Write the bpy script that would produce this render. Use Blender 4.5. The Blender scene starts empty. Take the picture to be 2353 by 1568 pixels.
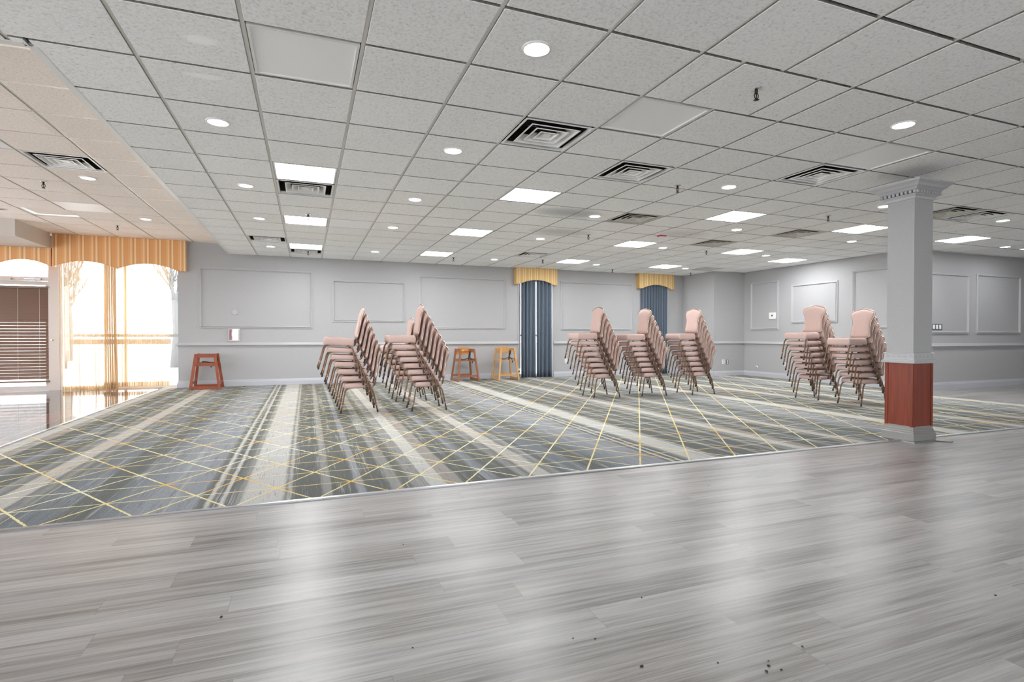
import bpy, bmesh, math, random
from mathutils import Vector, Matrix
random.seed(7)
C = bpy.context.scene.collection
PI = math.pi
HC, LC, YW = 2.703, 2.905, 12.27          # main ceiling, raised ceiling, back wall
GX, GY, GS, GT = -0.930, 3.160, 0.6181, 0.6096   # ceiling grid origin and pitch
SX, SY = -1.455, 3.875                    # edges of the raised ceiling bay
XL, XR, YF = -6.4, 16.2, -2.6             # room limits out of view
XRW, YRW, YBF, XBS = 10.74, 6.89, 11.06, 9.74   # right wall, far right wall, bump-out
YC = 3.65                                  # carpet edge

# ------------------------------------------------------------------ mesh builder
class MB:
    def __init__(s): s.v=[]; s.f=[]; s.sm=[]
    def add(s, vs, fs, smooth=False):
        b=len(s.v); s.v+= [tuple(v) for v in vs]
        for f in fs: s.f.append([b+i for i in f]); s.sm.append(smooth)
        return s
    def box(s, x0,y0,z0,x1,y1,z1):
        v=[(x0,y0,z0),(x1,y0,z0),(x1,y1,z0),(x0,y1,z0),(x0,y0,z1),(x1,y0,z1),(x1,y1,z1),(x0,y1,z1)]
        return s.add(v,[(0,3,2,1),(4,5,6,7),(0,1,5,4),(1,2,6,5),(2,3,7,6),(3,0,4,7)])
    def obox(s, c, ax, ay, az):             # oriented box: centre and three half-axis vectors
        c=Vector(c);ax=Vector(ax);ay=Vector(ay);az=Vector(az)
        v=[c+a*ax+b*ay+d*az for d in(-1,1) for a,b in((-1,-1),(1,-1),(1,1),(-1,1))]
        return s.add(v,[(0,3,2,1),(4,5,6,7),(0,1,5,4),(1,2,6,5),(2,3,7,6),(3,0,4,7)])
    def bar(s, a, b, w, t, up=(0,0,1)):     # rectangular bar between two points
        a=Vector(a);b=Vector(b);d=(b-a);L=d.length;d.normalize()
        u=Vector(up); sd=d.cross(u)
        if sd.length<1e-4: sd=d.cross(Vector((0,1,0)))
        sd.normalize(); n=sd.cross(d).normalized()
        return s.obox((a+b)/2, d*L/2, sd*w/2, n*t/2)
    def quad(s, a,b,c,d): return s.add([a,b,c,d],[(0,1,2,3)])
    def loft(s, rings, cap0=True, cap1=True, smooth=True, closed=True):
        n=len(rings[0]); vs=[p for r in rings for p in r]; fs=[]
        for i in range(len(rings)-1):
            for j in range(n if closed else n-1):
                k=(j+1)%n
                fs.append((i*n+j,i*n+k,(i+1)*n+k,(i+1)*n+j))
        b=len(s.v); s.add(vs,fs,smooth)
        if cap0: s.f.append([b+j for j in range(n)][::-1]); s.sm.append(False)
        if cap1: s.f.append([b+(len(rings)-1)*n+j for j in range(n)]); s.sm.append(False)
        return s
    def tube(s, pts, r, n=8, smooth=True, caps=True):
        pts=[Vector(p) for p in pts]; rr=r if isinstance(r,(list,tuple)) else [r]*len(pts)
        T=[]
        for i in range(len(pts)):
            a=pts[max(i-1,0)]; b=pts[min(i+1,len(pts)-1)]; T.append((b-a).normalized())
        u=T[0].orthogonal().normalized(); rings=[]
        for i,p in enumerate(pts):
            u=(u-T[i]*u.dot(T[i])).normalized(); w=T[i].cross(u)
            rings.append([p+(u*math.cos(2*PI*k/n)+w*math.sin(2*PI*k/n))*rr[i] for k in range(n)])
        return s.loft(rings,caps,caps,smooth)
    def cyl(s, c, r, z0, z1, n=24, r1=None):
        r1=r if r1 is None else r1
        return s.loft([[(c[0]+r*math.cos(2*PI*k/n),c[1]+r*math.sin(2*PI*k/n),z0) for k in range(n)],
                       [(c[0]+r1*math.cos(2*PI*k/n),c[1]+r1*math.sin(2*PI*k/n),z1) for k in range(n)]])
    def lathe(s, prof, c=(0,0,0), n=24):    # (radius, z) pairs
        return s.loft([[(c[0]+r*math.cos(2*PI*k/n),c[1]+r*math.sin(2*PI*k/n),c[2]+z) for k in range(n)] for r,z in prof])
    def build(s, name, mat, parent=None, fix=True):
        me=bpy.data.meshes.new(name); me.from_pydata(s.v,[],s.f)
        me.polygons.foreach_set('use_smooth', s.sm)
        if fix:
            bm=bmesh.new(); bm.from_mesh(me); bmesh.ops.recalc_face_normals(bm,faces=bm.faces); bm.to_mesh(me); bm.free()
        me.materials.append(mat); me.update()
        o=bpy.data.objects.new(name,me); C.objects.link(o)
        if parent: o.parent=parent
        return o
def smooth_path(P, k=4):                    # Catmull-Rom
    P=[Vector(p) for p in P]; out=[]
    for i in range(len(P)-1):
        a=P[max(i-1,0)];b=P[i];c=P[i+1];d=P[min(i+2,len(P)-1)]
        for j in range(k):
            t=j/k; out.append(.5*((2*b)+(c-a)*t+(2*a-5*b+4*c-d)*t*t+(3*b-a-3*c+d)*t**3))
    out.append(P[-1]); return out
def empty(name, loc=(0,0,0), rz=0):
    o=bpy.data.objects.new(name,None); C.objects.link(o); o.location=loc; o.rotation_euler=(0,0,rz); o.empty_display_size=.1
    return o
def tag(o, label, cat, group=None):
    o['label']=label; o['category']=cat
    if group: o['group']=group
    return o
def thing(name, label, cat, loc=(0,0,0), rz=0, group=None): return tag(empty(name,loc,rz),label,cat,group)
def struct(o): o['kind']='structure'; return o
def copy_tree(o, parent=None):
    c=o.copy(); C.objects.link(c); c.parent=parent
    for ch in list(o.children): copy_tree(ch,c)
    return c

# ------------------------------------------------------------------ materials
def new_mat(name):
    m=bpy.data.materials.new(name); m.use_nodes=True
    nt=m.node_tree; return m, nt, nt.nodes['Principled BSDF']
def P(name, col, rough=.5, metal=0, spec=.5, noise=0, nscale=30, bump=0, bscale=200, emit=None, estr=0):
    m,nt,b=new_mat(name)
    b.inputs['Base Color'].default_value=(*col,1); b.inputs['Roughness'].default_value=rough
    b.inputs['Metallic'].default_value=metal; b.inputs['Specular IOR Level'].default_value=spec
    if emit: b.inputs['Emission Color'].default_value=(*emit,1); b.inputs['Emission Strength'].default_value=estr
    tc=None
    if noise or bump: tc=nt.nodes.new('ShaderNodeTexCoord')
    if noise:
        n=nt.nodes.new('ShaderNodeTexNoise'); n.inputs['Scale'].default_value=nscale; n.inputs['Detail'].default_value=4
        nt.links.new(tc.outputs['Object'],n.inputs['Vector'])
        r=nt.nodes.new('ShaderNodeMapRange'); r.inputs['From Min'].default_value=.3; r.inputs['From Max'].default_value=.7
        r.inputs['To Min'].default_value=1-noise; r.inputs['To Max'].default_value=1+noise
        nt.links.new(n.outputs['Fac'],r.inputs['Value'])
        mx=nt.nodes.new('ShaderNodeVectorMath'); mx.operation='SCALE'; mx.inputs[0].default_value=col
        nt.links.new(r.outputs['Result'],mx.inputs['Scale']); nt.links.new(mx.outputs['Vector'],b.inputs['Base Color'])
    if bump:
        n2=nt.nodes.new('ShaderNodeTexNoise'); n2.inputs['Scale'].default_value=bscale; n2.inputs['Detail'].default_value=3
        nt.links.new(tc.outputs['Object'],n2.inputs['Vector'])
        bp=nt.nodes.new('ShaderNodeBump'); bp.inputs['Strength'].default_value=bump; bp.inputs['Distance'].default_value=.01
        nt.links.new(n2.outputs['Fac'],bp.inputs['Height']); nt.links.new(bp.outputs['Normal'],b.inputs['Normal'])
    return m
class X:                                     # node expression helper
    def __init__(s, nt, sock): s.nt=nt; s.k=sock
    def _op(s, op, *a):
        n=s.nt.nodes.new('ShaderNodeMath'); n.operation=op
        for i,v in enumerate((s,)+a):
            if isinstance(v,X): s.nt.links.new(v.k,n.inputs[i])
            else: n.inputs[i].default_value=v
        return X(s.nt,n.outputs[0])
    def __add__(s,o): return s._op('ADD',o)
    __radd__=__add__
    def __sub__(s,o): return s._op('SUBTRACT',o)
    def __mul__(s,o): return s._op('MULTIPLY',o)
    __rmul__=__mul__
    def __truediv__(s,o): return s._op('DIVIDE',o)
    def fract(s): return s._op('FRACT')
    def floor(s): return s._op('FLOOR')
    def abs(s): return s._op('ABSOLUTE')
    def lt(s,o): return s._op('LESS_THAN',o)
    def gt(s,o): return s._op('GREATER_THAN',o)
    def max(s,o): return s._op('MAXIMUM',o)
    def min(s,o): return s._op('MINIMUM',o)
    def pow(s,o): return s._op('POWER',o)
def xyz(nt):
    tc=nt.nodes.new('ShaderNodeTexCoord'); sp=nt.nodes.new('ShaderNodeSeparateXYZ'); nt.links.new(tc.outputs['Object'],sp.inputs[0])
    return X(nt,sp.outputs[0]),X(nt,sp.outputs[1]),X(nt,sp.outputs[2])
def vec(nt,a,b=0,c=0):
    n=nt.nodes.new('ShaderNodeCombineXYZ')
    for i,v in enumerate((a,b,c)):
        if isinstance(v,X): nt.links.new(v.k,n.inputs[i])
        else: n.inputs[i].default_value=v
    return n.outputs[0]
def noise(nt,v,scale=1,detail=3,rough=.5):
    n=nt.nodes.new('ShaderNodeTexNoise'); n.inputs['Scale'].default_value=scale; n.inputs['Detail'].default_value=detail; n.inputs['Roughness'].default_value=rough
    nt.links.new(v,n.inputs['Vector']); return X(nt,n.outputs['Fac'])
def white(nt,v):
    n=nt.nodes.new('ShaderNodeTexWhiteNoise'); nt.links.new(v,n.inputs['Vector']); return X(nt,n.outputs['Value'])
def ramp(nt,x,stops,mode='LINEAR'):
    n=nt.nodes.new('ShaderNodeValToRGB'); n.color_ramp.interpolation=mode
    e=n.color_ramp.elements
    while len(e)<len(stops): e.new(0.5)
    for i,(p,c) in enumerate(stops): e[i].position=p; e[i].color=(*c,1) if len(c)==3 else c
    nt.links.new(x.k,n.inputs[0]); return n.outputs[0]
def mix(nt,f,a,b,mode='MIX'):
    n=nt.nodes.new('ShaderNodeMix'); n.data_type='RGBA'; n.blend_type=mode
    for i,v in ((0,f),(6,a),(7,b)):
        if isinstance(v,X): nt.links.new(v.k,n.inputs[i])
        elif isinstance(v,(int,float)): n.inputs[i].default_value=v
        elif isinstance(v,tuple): n.inputs[i].default_value=(*v,1)
        else: nt.links.new(v,n.inputs[i])
    return n.outputs[2]
def g(v): return (v,v,v)
def smoothbump(nt,b,h,strength=.3,dist=.003):
    bp=nt.nodes.new('ShaderNodeBump'); bp.inputs['Strength'].default_value=strength; bp.inputs['Distance'].default_value=dist
    nt.links.new(h.k,bp.inputs['Height']); nt.links.new(bp.outputs['Normal'],b.inputs['Normal'])

WALL=(.40,.395,.40)
M={}
M['wall']=P('wall_paint',WALL,.55,noise=.03,nscale=60,bump=.06,bscale=300)
M['cream']=P('cream_paint',(.60,.55,.50),.5)
M['plinth']=P('grey_plinth_paint',(.27,.262,.252),.35)
M['trim']=P('trim_paint',(.45,.448,.46),.35)
M['base']=P('baseboard_paint',(.47,.475,.51),.35)
M['white']=P('white_paint',(.82,.82,.80),.4)
M['grid']=P('ceiling_grid_paint',(.80,.79,.76),.45)
M['litgrid']=P('window_lit_grid',(.92,.91,.88),.12,spec=.9)  # grid paint made lighter and glossier to carry the window's reflected light
M['black']=P('black_rubber',(.02,.02,.02),.5)
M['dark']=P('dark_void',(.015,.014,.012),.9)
M['duct']=P('dusty_shaded_duct',(.035,.032,.028),.8,noise=.6,nscale=14)  # duct dust; also serves as painted shade behind the louvers
M['ventmetal']=P('vent_enamel',(.93,.93,.92),.25)
M['ventdusty']=P('dusty_vent_enamel',(.66,.64,.58),.4)
M['brass']=P('sprinkler_brass',(.05,.035,.022),.35,metal=.8)
M['chrome']=P('chrome',(.75,.75,.76),.2,metal=1)
M['steel']=P('grey_metal',(.42,.42,.43),.35,metal=.9)
M['bronze']=P('copper_vein_metal',(.175,.105,.072),.33,metal=.65,noise=.25,nscale=180)
M['fabric']=P('dusty_pink_fabric',(.53,.385,.345),.8,spec=.2,noise=.07,nscale=120,bump=.15,bscale=700)
M['collar']=P('tan_collar',(.42,.30,.22),.35,metal=.3)
M['piping']=P('bronze_back_trim',(.50,.38,.32),.22,metal=.7)
M['drape']=P('slate_blue_drape',(.12,.15,.19),.75,spec=.2,noise=.06,nscale=90)
M['cherry']=P('cherry_wood',(.36,.062,.016),.35)
M['plastic']=P('white_plastic',(.85,.85,.84),.35)
M['red']=P('red_plastic',(.62,.05,.06),.35)
M['greyplastic']=P('grey_plastic',(.12,.12,.12),.4)
M['asphalt']=P('pale_paving',(.55,.55,.55),.9)
M['bark']=P('tree_bark',(.11,.11,.11),.9)
M['blindslat']=P('brown_slat',(.15,.085,.058),.45)
M['doorframe']=P('beige_door_paint',(.55,.49,.46),.4)
M['alu']=P('white_window_frame',(.80,.80,.80),.35)

def wood(name, c0, c1, sc=1.0, rough=.35, axis=2):
    m,nt,b=new_mat(name); x,y,z=xyz(nt); a=[x,y,z]
    k=[60*sc,60*sc,60*sc]; k[axis]=3*sc
    n=noise(nt,vec(nt,a[0]*k[0],a[1]*k[1],a[2]*k[2]),1,4,.6)
    col=ramp(nt,n,[(.3,c0),(.7,c1)])
    nt.links.new(col,b.inputs['Base Color']); b.inputs['Roughness'].default_value=rough
    return m
M['panelwood']=wood('red_mahogany_panel',(.15,.018,.005),(.25,.038,.010),.7,.36)
M['red_wood']=wood('red_stained_wood',(.19,.036,.012),(.32,.075,.024),.8,.4)
M['walnut']=wood('brown_stained_wood',(.20,.07,.03),(.33,.13,.06),.8,.4)
M['oak']=wood('light_oak_wood',(.46,.25,.095),(.62,.37,.16),.8,.4)
M['orange_wood']=wood('orange_varnished_wood',(.50,.20,.05),(.62,.28,.08),.8,.35,0)
M['yellow']=P('yellow_sticker',(.90,.62,.06),.4)

# ceiling tile: mineral fibre with fissures
STAINS=[(3.34,6.5,.55,.30,-.38),(3.8,7.75,.55,.32,-.30),(5.7,7.2,.5,.35,-.2),(-.56,3.44,.10,.055,.28),(-.6,3.91,.11,.04,.28)]   # soot near the vents, pale scuffs
def tile_mat(name, base, warm=1.0):
    m,nt,b=new_mat(name); x,y,z=xyz(nt)
    n1=noise(nt,vec(nt,x*55.0,y*55.0,z),1,5,.75)
    sp=ramp(nt,n1,[(.28,g(.50)),(.38,g(.86)),(.50,g(1.0)),(.75,g(1.08))])
    n2=noise(nt,vec(nt,x*.7,y*.7),1,2,.5)
    w=white(nt,vec(nt,((x-GX)/GS).floor(),((y-GY)/GT).floor()))
    tone=w*.05+n2*.10+.955
    for sx,sy,rx,ry,am in STAINS:
        wx=x+(n2-.5)*.5; d=((wx-sx)*(wx-sx))/(rx*rx)+((y-sy)*(y-sy))/(ry*ry)
        tone=tone*((X(nt,d.k)*-1.0+1.0).max(0.0)*am+1.0)
    col=mix(nt,1.0,base,sp,'MULTIPLY')
    sc=nt.nodes.new('ShaderNodeVectorMath'); sc.operation='SCALE'; nt.links.new(col,sc.inputs[0]); nt.links.new(tone.k,sc.inputs['Scale'])
    nt.links.new(sc.outputs[0],b.inputs['Base Color']); b.inputs['Roughness'].default_value=.9; b.inputs['Specular IOR Level'].default_value=.2
    smoothbump(nt,b,n1,.35,.004)
    return m
M['tile']=tile_mat('mineral_ceiling_tile',(.91,.915,.91))
M['tile_warm']=tile_mat('warm_lit_ceiling_tile',(.92,.83,.755))  # warm light on the raised ceiling is put into the tile colour
M['tile_edge']=P('shaded_tile_edge',(.36,.34,.30),.95,noise=.3,nscale=60)  # groove shadow is put into this dark edge colour
M['plain']=P('smooth_white_panel',(.97,.97,.98),.3)

# wood-look vinyl planks running along X
def planks():
    m,nt,b=new_mat('grey_plank_vinyl'); x,y,z=xyz(nt); W,L=.1524,1.22
    row=(y/W).floor(); off=white(nt,vec(nt,row,3.0))
    u=x/L+off; pid=u.floor(); r1=white(nt,vec(nt,row,pid,1.0)); r2=white(nt,vec(nt,row,pid,7.0))
    gx=x*1.1+r1*37.0
    grain=noise(nt,vec(nt,gx,y*42.0,r2*20.0),1,5,.62)
    broad=noise(nt,vec(nt,x*.9+r2*19.0,y*13.0,r1*9.0),1,3,.55)
    fine=noise(nt,vec(nt,x*6.0,y*240.0,r1*9.0),1,2,.5)
    tone=grain*.75+broad*.55+fine*.30+(r1-.5)*.16-.25
    col=ramp(nt,tone,[(.28,(.115,.104,.098)),(.42,(.21,.197,.19)),(.54,(.295,.283,.276)),(.70,(.385,.375,.368)),(.85,(.45,.44,.43))])
    dk=noise(nt,vec(nt,gx*1.6,y*150.0,r2*31.0),1,4,.65)
    col=mix(nt,((dk-.56)*9.0).max(0.0).min(1.0)*.42,col,(.13,.12,.112))
    warm=mix(nt,r2*.35,col,(.95,.86,.80),'MULTIPLY')
    fy=(y/W).fract(); fx=u.fract()
    seam=((fy-.5).abs().gt(.492)).max((fx-.5).abs().gt(.4985))
    fin=mix(nt,seam*.28,warm,(.10,.095,.09))
    nt.links.new(fin,b.inputs['Base Color'])
    ro=grain*.18+.24
    nt.links.new(ro.k,b.inputs['Roughness']); b.inputs['Specular IOR Level'].default_value=.55
    smoothbump(nt,b,grain+fine*.5-seam*1.0,.12,.002)
    return m
M['planks']=planks()

def carpet():
    m,nt,b=new_mat('striped_lattice_carpet'); x,y,z=xyz(nt); PR=3.42
    wob=(noise(nt,vec(nt,x*9.0,y*5.0),1,3,.6)-.5)*.020+(noise(nt,vec(nt,x*40.0,y*22.0),1,2,.6)-.5)*.012
    r=((x+.37+wob)/PR).fract()
    DK=(.135,.141,.134); D2=(.18,.184,.178); LN=(.27,.27,.262); WH=(.48,.475,.46); TP=(.31,.285,.265); BL=(.175,.19,.205); BG=(.26,.275,.30); TW=(.44,.415,.39)
    st=[(0,WH),(.225,WH),(.232,DK),(.250,LN),(.262,WH),(.278,D2),(.30,DK),(.46,DK),(.475,LN),(.52,LN),(.535,DK),(.68,DK),(.69,BG),(.735,BG),(.75,DK),(.90,DK),(.915,LN),(.985,LN),(1.0,DK),(1.06,D2),(1.075,LN),(1.165,LN),(1.172,WH),(1.285,WH),(1.295,TP),(1.40,TP),(1.415,DK),(1.58,DK),(1.61,BG),(1.67,BL),(1.70,DK),(1.84,DK)]
    st2=[(1.84,DK),(1.86,LN),(1.94,D2),(1.96,TW),(2.08,TW),(2.095,D2),(2.15,LN),(2.20,DK),(2.26,BL),(2.42,BL),(2.46,DK),(2.60,DK),(2.66,BL),(2.90,BG),(3.14,BG),(3.16,D2),(3.20,DK),(3.206,WH),(3.228,WH),(3.235,DK),(3.275,DK),(3.282,WH),(3.305,WH),(3.312,DK),(3.36,D2),(3.375,LN),(3.404,LN),(3.408,WH)]
    a=ramp(nt,r,[(p/PR,c) for p,c in st]); c2=ramp(nt,r,[(p/PR,c) for p,c in st2])
    col=mix(nt,r.gt(1.84/PR),a,c2)
    # dry-brushed streaks running with the stripes
    s1=noise(nt,vec(nt,x*150.0,y*2.2),1,4,.65); s2=noise(nt,vec(nt,x*16.0,y*.5),1,3,.55); s3=noise(nt,vec(nt,x*210.0,y*70.0),1,2,.6); s4=noise(nt,vec(nt,x*230.0,y*4.0,5.0),1,3,.6)
    lum=(s1-.5)*1.6+(s2-.5)*1.3
    streak=mix(nt,((lum-.13)*7.0).max(0.0).min(1.0)*.62,col,(.40,.405,.40))
    low=(s4-.5)*1.7-(s2-.5)*.8
    dark=mix(nt,((low-.15)*7.0).max(0.0).min(1.0)*.60,streak,(.085,.09,.087))
    pile=(s3-.5)*1.3+.98
    sc=nt.nodes.new('ShaderNodeVectorMath'); sc.operation='SCALE'; nt.links.new(dark,sc.inputs[0]); nt.links.new(pile.k,sc.inputs['Scale'])
    # triangular lattice of thin yellow lines
    A,B=.4855,.360; X0,Y0=.295,3.995
    jit=(noise(nt,vec(nt,x*30.0,y*30.0),1,2,.6)-.5)*.016
    q=(y-Y0)/B; px=(x-X0+jit)/A
    d1=((px-q*.5+.5).fract()-.5).abs()*(A*.825); d2=((px+q*.5+.5).fract()-.5).abs()*(A*.825); d3=((q+jit*2.0+.5).fract()-.5).abs()*B
    line=(d1.lt(.0068)).max(d2.lt(.0068)).max(d3.lt(.0062))
    yn=noise(nt,vec(nt,x*.9,y*1.6),1,3,.6)
    yc=ramp(nt,yn,[(.34,(.78,.74,.55)),(.5,(.74,.64,.32)),(.62,(.72,.46,.11))])
    fin=mix(nt,line*.92,sc.outputs[0],yc)
    nt.links.new(fin,b.inputs['Base Color']); b.inputs['Roughness'].default_value=.95; b.inputs['Specular IOR Level'].default_value=.1
    smoothbump(nt,b,s3,.4,.004)
    return m
M['carpet']=carpet()

def glossy_tile():
    m,nt,b=new_mat('glossy_dark_floor_tile'); x,y,z=xyz(nt)
    n=noise(nt,vec(nt,x*3.0,y*26.0),1,4,.6)
    tx=((x+2.85)/.345); ty=((y-7.95)/.62)
    rid=white(nt,vec(nt,tx.floor(),ty.floor(),4.0))
    c=ramp(nt,n,[(.3,(.022,.020,.022)),(.55,(.055,.052,.056)),(.75,(.12,.115,.12))])
    c=mix(nt,rid.gt(.62)*.8,c,(.20,.085,.06))
    ln=((tx.fract()-.5).abs().gt(.49)).max((ty.fract()-.5).abs().gt(.496))
    c=mix(nt,ln*.8,c,(.55,.55,.56))
    nt.links.new(c,b.inputs['Base Color']); b.inputs['Roughness'].default_value=.06; b.inputs['Specular IOR Level'].default_value=.6
    return m
M['gloss']=glossy_tile()

def stripe_fabric(name, base, pale, darkl, per=.203, off=0.0):
    m,nt,b=new_mat(name); x,y,z=xyz(nt)
    u=((x+off)/per).fract()
    b2=tuple(.6*a+.4*c for a,c in zip(base,pale))
    col=ramp(nt,u,[(0,darkl),(.03,pale),(.19,pale),(.205,darkl),(.235,base),(.55,base),(.62,b2),(.66,base),(.70,b2),(.80,pale),(.84,b2),(.90,base),(.975,base),(1,darkl)])
    nt.links.new(col,b.inputs['Base Color']); b.inputs['Roughness'].default_value=.6; b.inputs['Specular IOR Level'].default_value=.3
    return m
M['valance_l']=stripe_fabric('warm_lit_gold_stripe',(.74,.36,.14),(.86,.60,.34),(.42,.14,.03))  # gold fabric with the left bay's warm light put into its colours
M['valance_r']=stripe_fabric('gold_stripe',(.66,.43,.17),(.82,.65,.38),(.40,.20,.05),.153,.01)

def sheer(name, op, col, shear):
    m=bpy.data.materials.new(name); m.use_nodes=True; nt=m.node_tree; nt.nodes.clear()
    out=nt.nodes.new('ShaderNodeOutputMaterial'); tr=nt.nodes.new('ShaderNodeBsdfTransparent'); tl=nt.nodes.new('ShaderNodeBsdfTranslucent'); df=nt.nodes.new('ShaderNodeBsdfDiffuse')
    tr.inputs['Color'].default_value=(*shear,1); tl.inputs['Color'].default_value=(*col,1); df.inputs['Color'].default_value=(*col,1)
    m1=nt.nodes.new('ShaderNodeMixShader'); m1.inputs[0].default_value=.72
    nt.links.new(tl.outputs[0],m1.inputs[1]); nt.links.new(df.outputs[0],m1.inputs[2])
    m2=nt.nodes.new('ShaderNodeMixShader'); m2.inputs[0].default_value=op
    nt.links.new(tr.outputs[0],m2.inputs[1]); nt.links.new(m1.outputs[0],m2.inputs[2]); nt.links.new(m2.outputs[0],out.inputs[0])
    return m
M['sheer']=sheer('cream_sheer_voile',.52,(.74,.58,.38),(1,.985,.96))
M['sheer_hem']=sheer('cream_sheer_hem',.80,(.72,.53,.31),(.97,.92,.84))
M['sheer_pink']=sheer('pale_pink_sheer',.6,(.86,.70,.62),(.98,.94,.92))
def glass(name, gl=.07, tint=(1,1,1)):
    m=bpy.data.materials.new(name); m.use_nodes=True; nt=m.node_tree; nt.nodes.clear()
    out=nt.nodes.new('ShaderNodeOutputMaterial'); tr=nt.nodes.new('ShaderNodeBsdfTransparent'); gs=nt.nodes.new('ShaderNodeBsdfGlossy')
    tr.inputs['Color'].default_value=(*tint,1); gs.inputs['Roughness'].default_value=.02
    mx=nt.nodes.new('ShaderNodeMixShader'); mx.inputs[0].default_value=gl
    nt.links.new(tr.outputs[0],mx.inputs[1]); nt.links.new(gs.outputs[0],mx.inputs[2]); nt.links.new(mx.outputs[0],out.inputs[0]); return m
M['glass']=glass('window_glass')
M['cover']=glass('clear_plastic_cover',.30,(1,.93,.92))
def emit(name,col,s):
    m,nt,b=new_mat(name); b.inputs['Base Color'].default_value=(.9,.9,.9,1); b.inputs['Emission Color'].default_value=(*col,1); b.inputs['Emission Strength'].default_value=s; return m
M['panel_on']=emit('lit_diffuser',(.96,.98,1),26)
M['panel_fill']=emit('fill_diffuser',(.96,.98,1),11)  # for the added off-view panel that brightens the right side
M['lamp_on']=emit('lit_lens',(.98,.985,1),45)
M['lamp_dim']=emit('soft_lens',(1,.97,.92),8)
M['lamp_amber']=P('amber_reflector',(.45,.13,.03),.3,metal=.6)

# ------------------------------------------------------------------ room shell
def slab_holes(mb, axis, c0, c1, s0, s1, z0, z1, holes):   # wall slab with rectangular openings; axis = normal direction
    ss=sorted({s0,s1,*[h[0] for h in holes],*[h[1] for h in holes]}); zs=sorted({z0,z1,*[h[2] for h in holes],*[h[3] for h in holes]})
    for i in range(len(ss)-1):
        for j in range(len(zs)-1):
            a,b,c,d=ss[i],ss[i+1],zs[j],zs[j+1]; mx,mz=(a+b)/2,(c+d)/2
            if any(h[0]<mx<h[1] and h[2]<mz<h[3] for h in holes): continue
            if axis=='y': mb.box(a,c0,c,b,c1,d)
            else: mb.box(c0,a,c,c1,b,d)
    return mb
W1=(4.90,5.755,.04,2.43); W2=(8.43,9.24,.04,2.43)
struct(slab_holes(MB(),'y',YW,YW+.24,-2.364,XBS+.3,-.02,LC+.12,[W1,W2]).build('wall_back',M['wall']))
left=MB(); left.box(-4.345,YW+.24,2.56,-2.364,YW+.40,LC+.12); left.box(-5.52,YW+.24,2.62,-4.345,YW+.42,LC+.12); left.box(XL,YW+.24,-.02,-5.52,YW+.42,LC+.12)
left.box(-2.364,YW+.24,-.02,-2.20,YW+.40,LC+.12)
struct(left.build('wall_window',M['wall']))
WL_ADDED=[(-2.2,1.3,.25,2.5),(1.6,5.1,.25,2.5),(5.4,8.3,.25,2.5),(8.6,11.5,.25,2.5)]  # unseen windows added to bring daylight in from the left
struct(slab_holes(MB(),'x',XL-.2,XL,YF-.4,YW+.42,-.02,LC+.12,WL_ADDED).build('wall_left',M['wall']))
WF_ADDED=[(-3.2,-.4,.5,2.45),(1.2,4.0,.5,2.45),(10.0,12.8,.5,2.45)]  # unseen windows added behind the camera as fill light
struct(slab_holes(MB(),'y',YF-.6,YF-.4,XL-.2,XR+.2,-.02,HC+.2,WF_ADDED).build('wall_front',M['wall']))
struct(MB().box(XRW,YRW+.2,-.02,XRW+.2,YBF+.2,HC+.1).build('wall_right',M['wall']))
struct(MB().box(XRW,YRW,-.02,XR,YRW+.2,HC+.1).build('wall_far_right',M['wall']))
b_=MB(); b_.box(XBS,YBF,-.02,XRW+.2,YBF+.2,HC+.1); b_.box(XBS,YBF+.2,-.02,XBS+.2,YW+.24,HC+.1)
struct(b_.build('wall_bump',M['wall']))
struct(MB().box(XR,YF-.4,-.02,XR+.2,YRW+.2,HC+.1).build('wall_side',M['wall']))
# floors
struct(MB().box(XL,YF-.4,-.06,XR,YW+.45,0).build('floor',M['planks']))
cp=MB(); cp.box(-2.66,YC,0,XRW-.5-.09,YRW,.007); cp.box(-2.66,YRW,0,XRW,YBF,.007); cp.box(-2.66,YBF,0,XBS,YW,.007)
struct(cp.build('floor',M['carpet'])); 
struct(MB().box(XL,YC+.02,0,-2.675,YW+.30,.006).build('floor',M['gloss']))
# edge strips
t=MB(); t.loft([[(x,YC-.022,0),(x,YC-.012,.009),(x,YC+.014,.011),(x,YC+.03,.0072)] for x in (XL,XRW-.59)],closed=False,smooth=False); t.box(XL,YC-.022,0,XRW-.59,YC+.028,.0065)
struct(t.build('trim_1',M['steel']))
t=MB(); t.box(-2.688,YC+.03,0,-2.652,YW-.25,.0095)
struct(t.build('trim_2',M['chrome']))

# ceiling: tegular tiles that hang slightly below a light grid
FIX={}   # cells taken by fixtures
lit=[(1,4),(1,8),(1,12),(5,4),(5,8),(5,12),(10,4),(10,8),(10,12),(14,4),(14,8),(14,12),(18,4),(17,9),(22,4)]
unlit=[(1,0),(5,0),(9,0)]
vents=[(4,1),(6,2),(9,1),(8,5),(12,7),(13,5),(14,2),(15,2),(1,5),(0,11),(1,13),(8,11)]
ret=[(16,12)]
for c in lit+unlit+vents+ret: FIX[c]=1
plain=[(2,8),(15,7)]
def cellrect(i,j): return GX+i*GS, GY+j*GT, GX+(i+1)*GS, GY+(j+1)*GT
def hide(x0,y0,x1,y1):   # outside the main ceiling's footprint
    cx,cy=(x0+x1)/2,(y0+y1)/2
    if cx<SX and cy>SY: return True
    if cx>XBS and cy>YBF: return True
    if cx>XRW and cy>YRW: return True
    return cy>YW or cx<XL or cx>XR
tl=MB(); pln=MB(); G=.0125; TD=.010
EDGE=MB()
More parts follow.
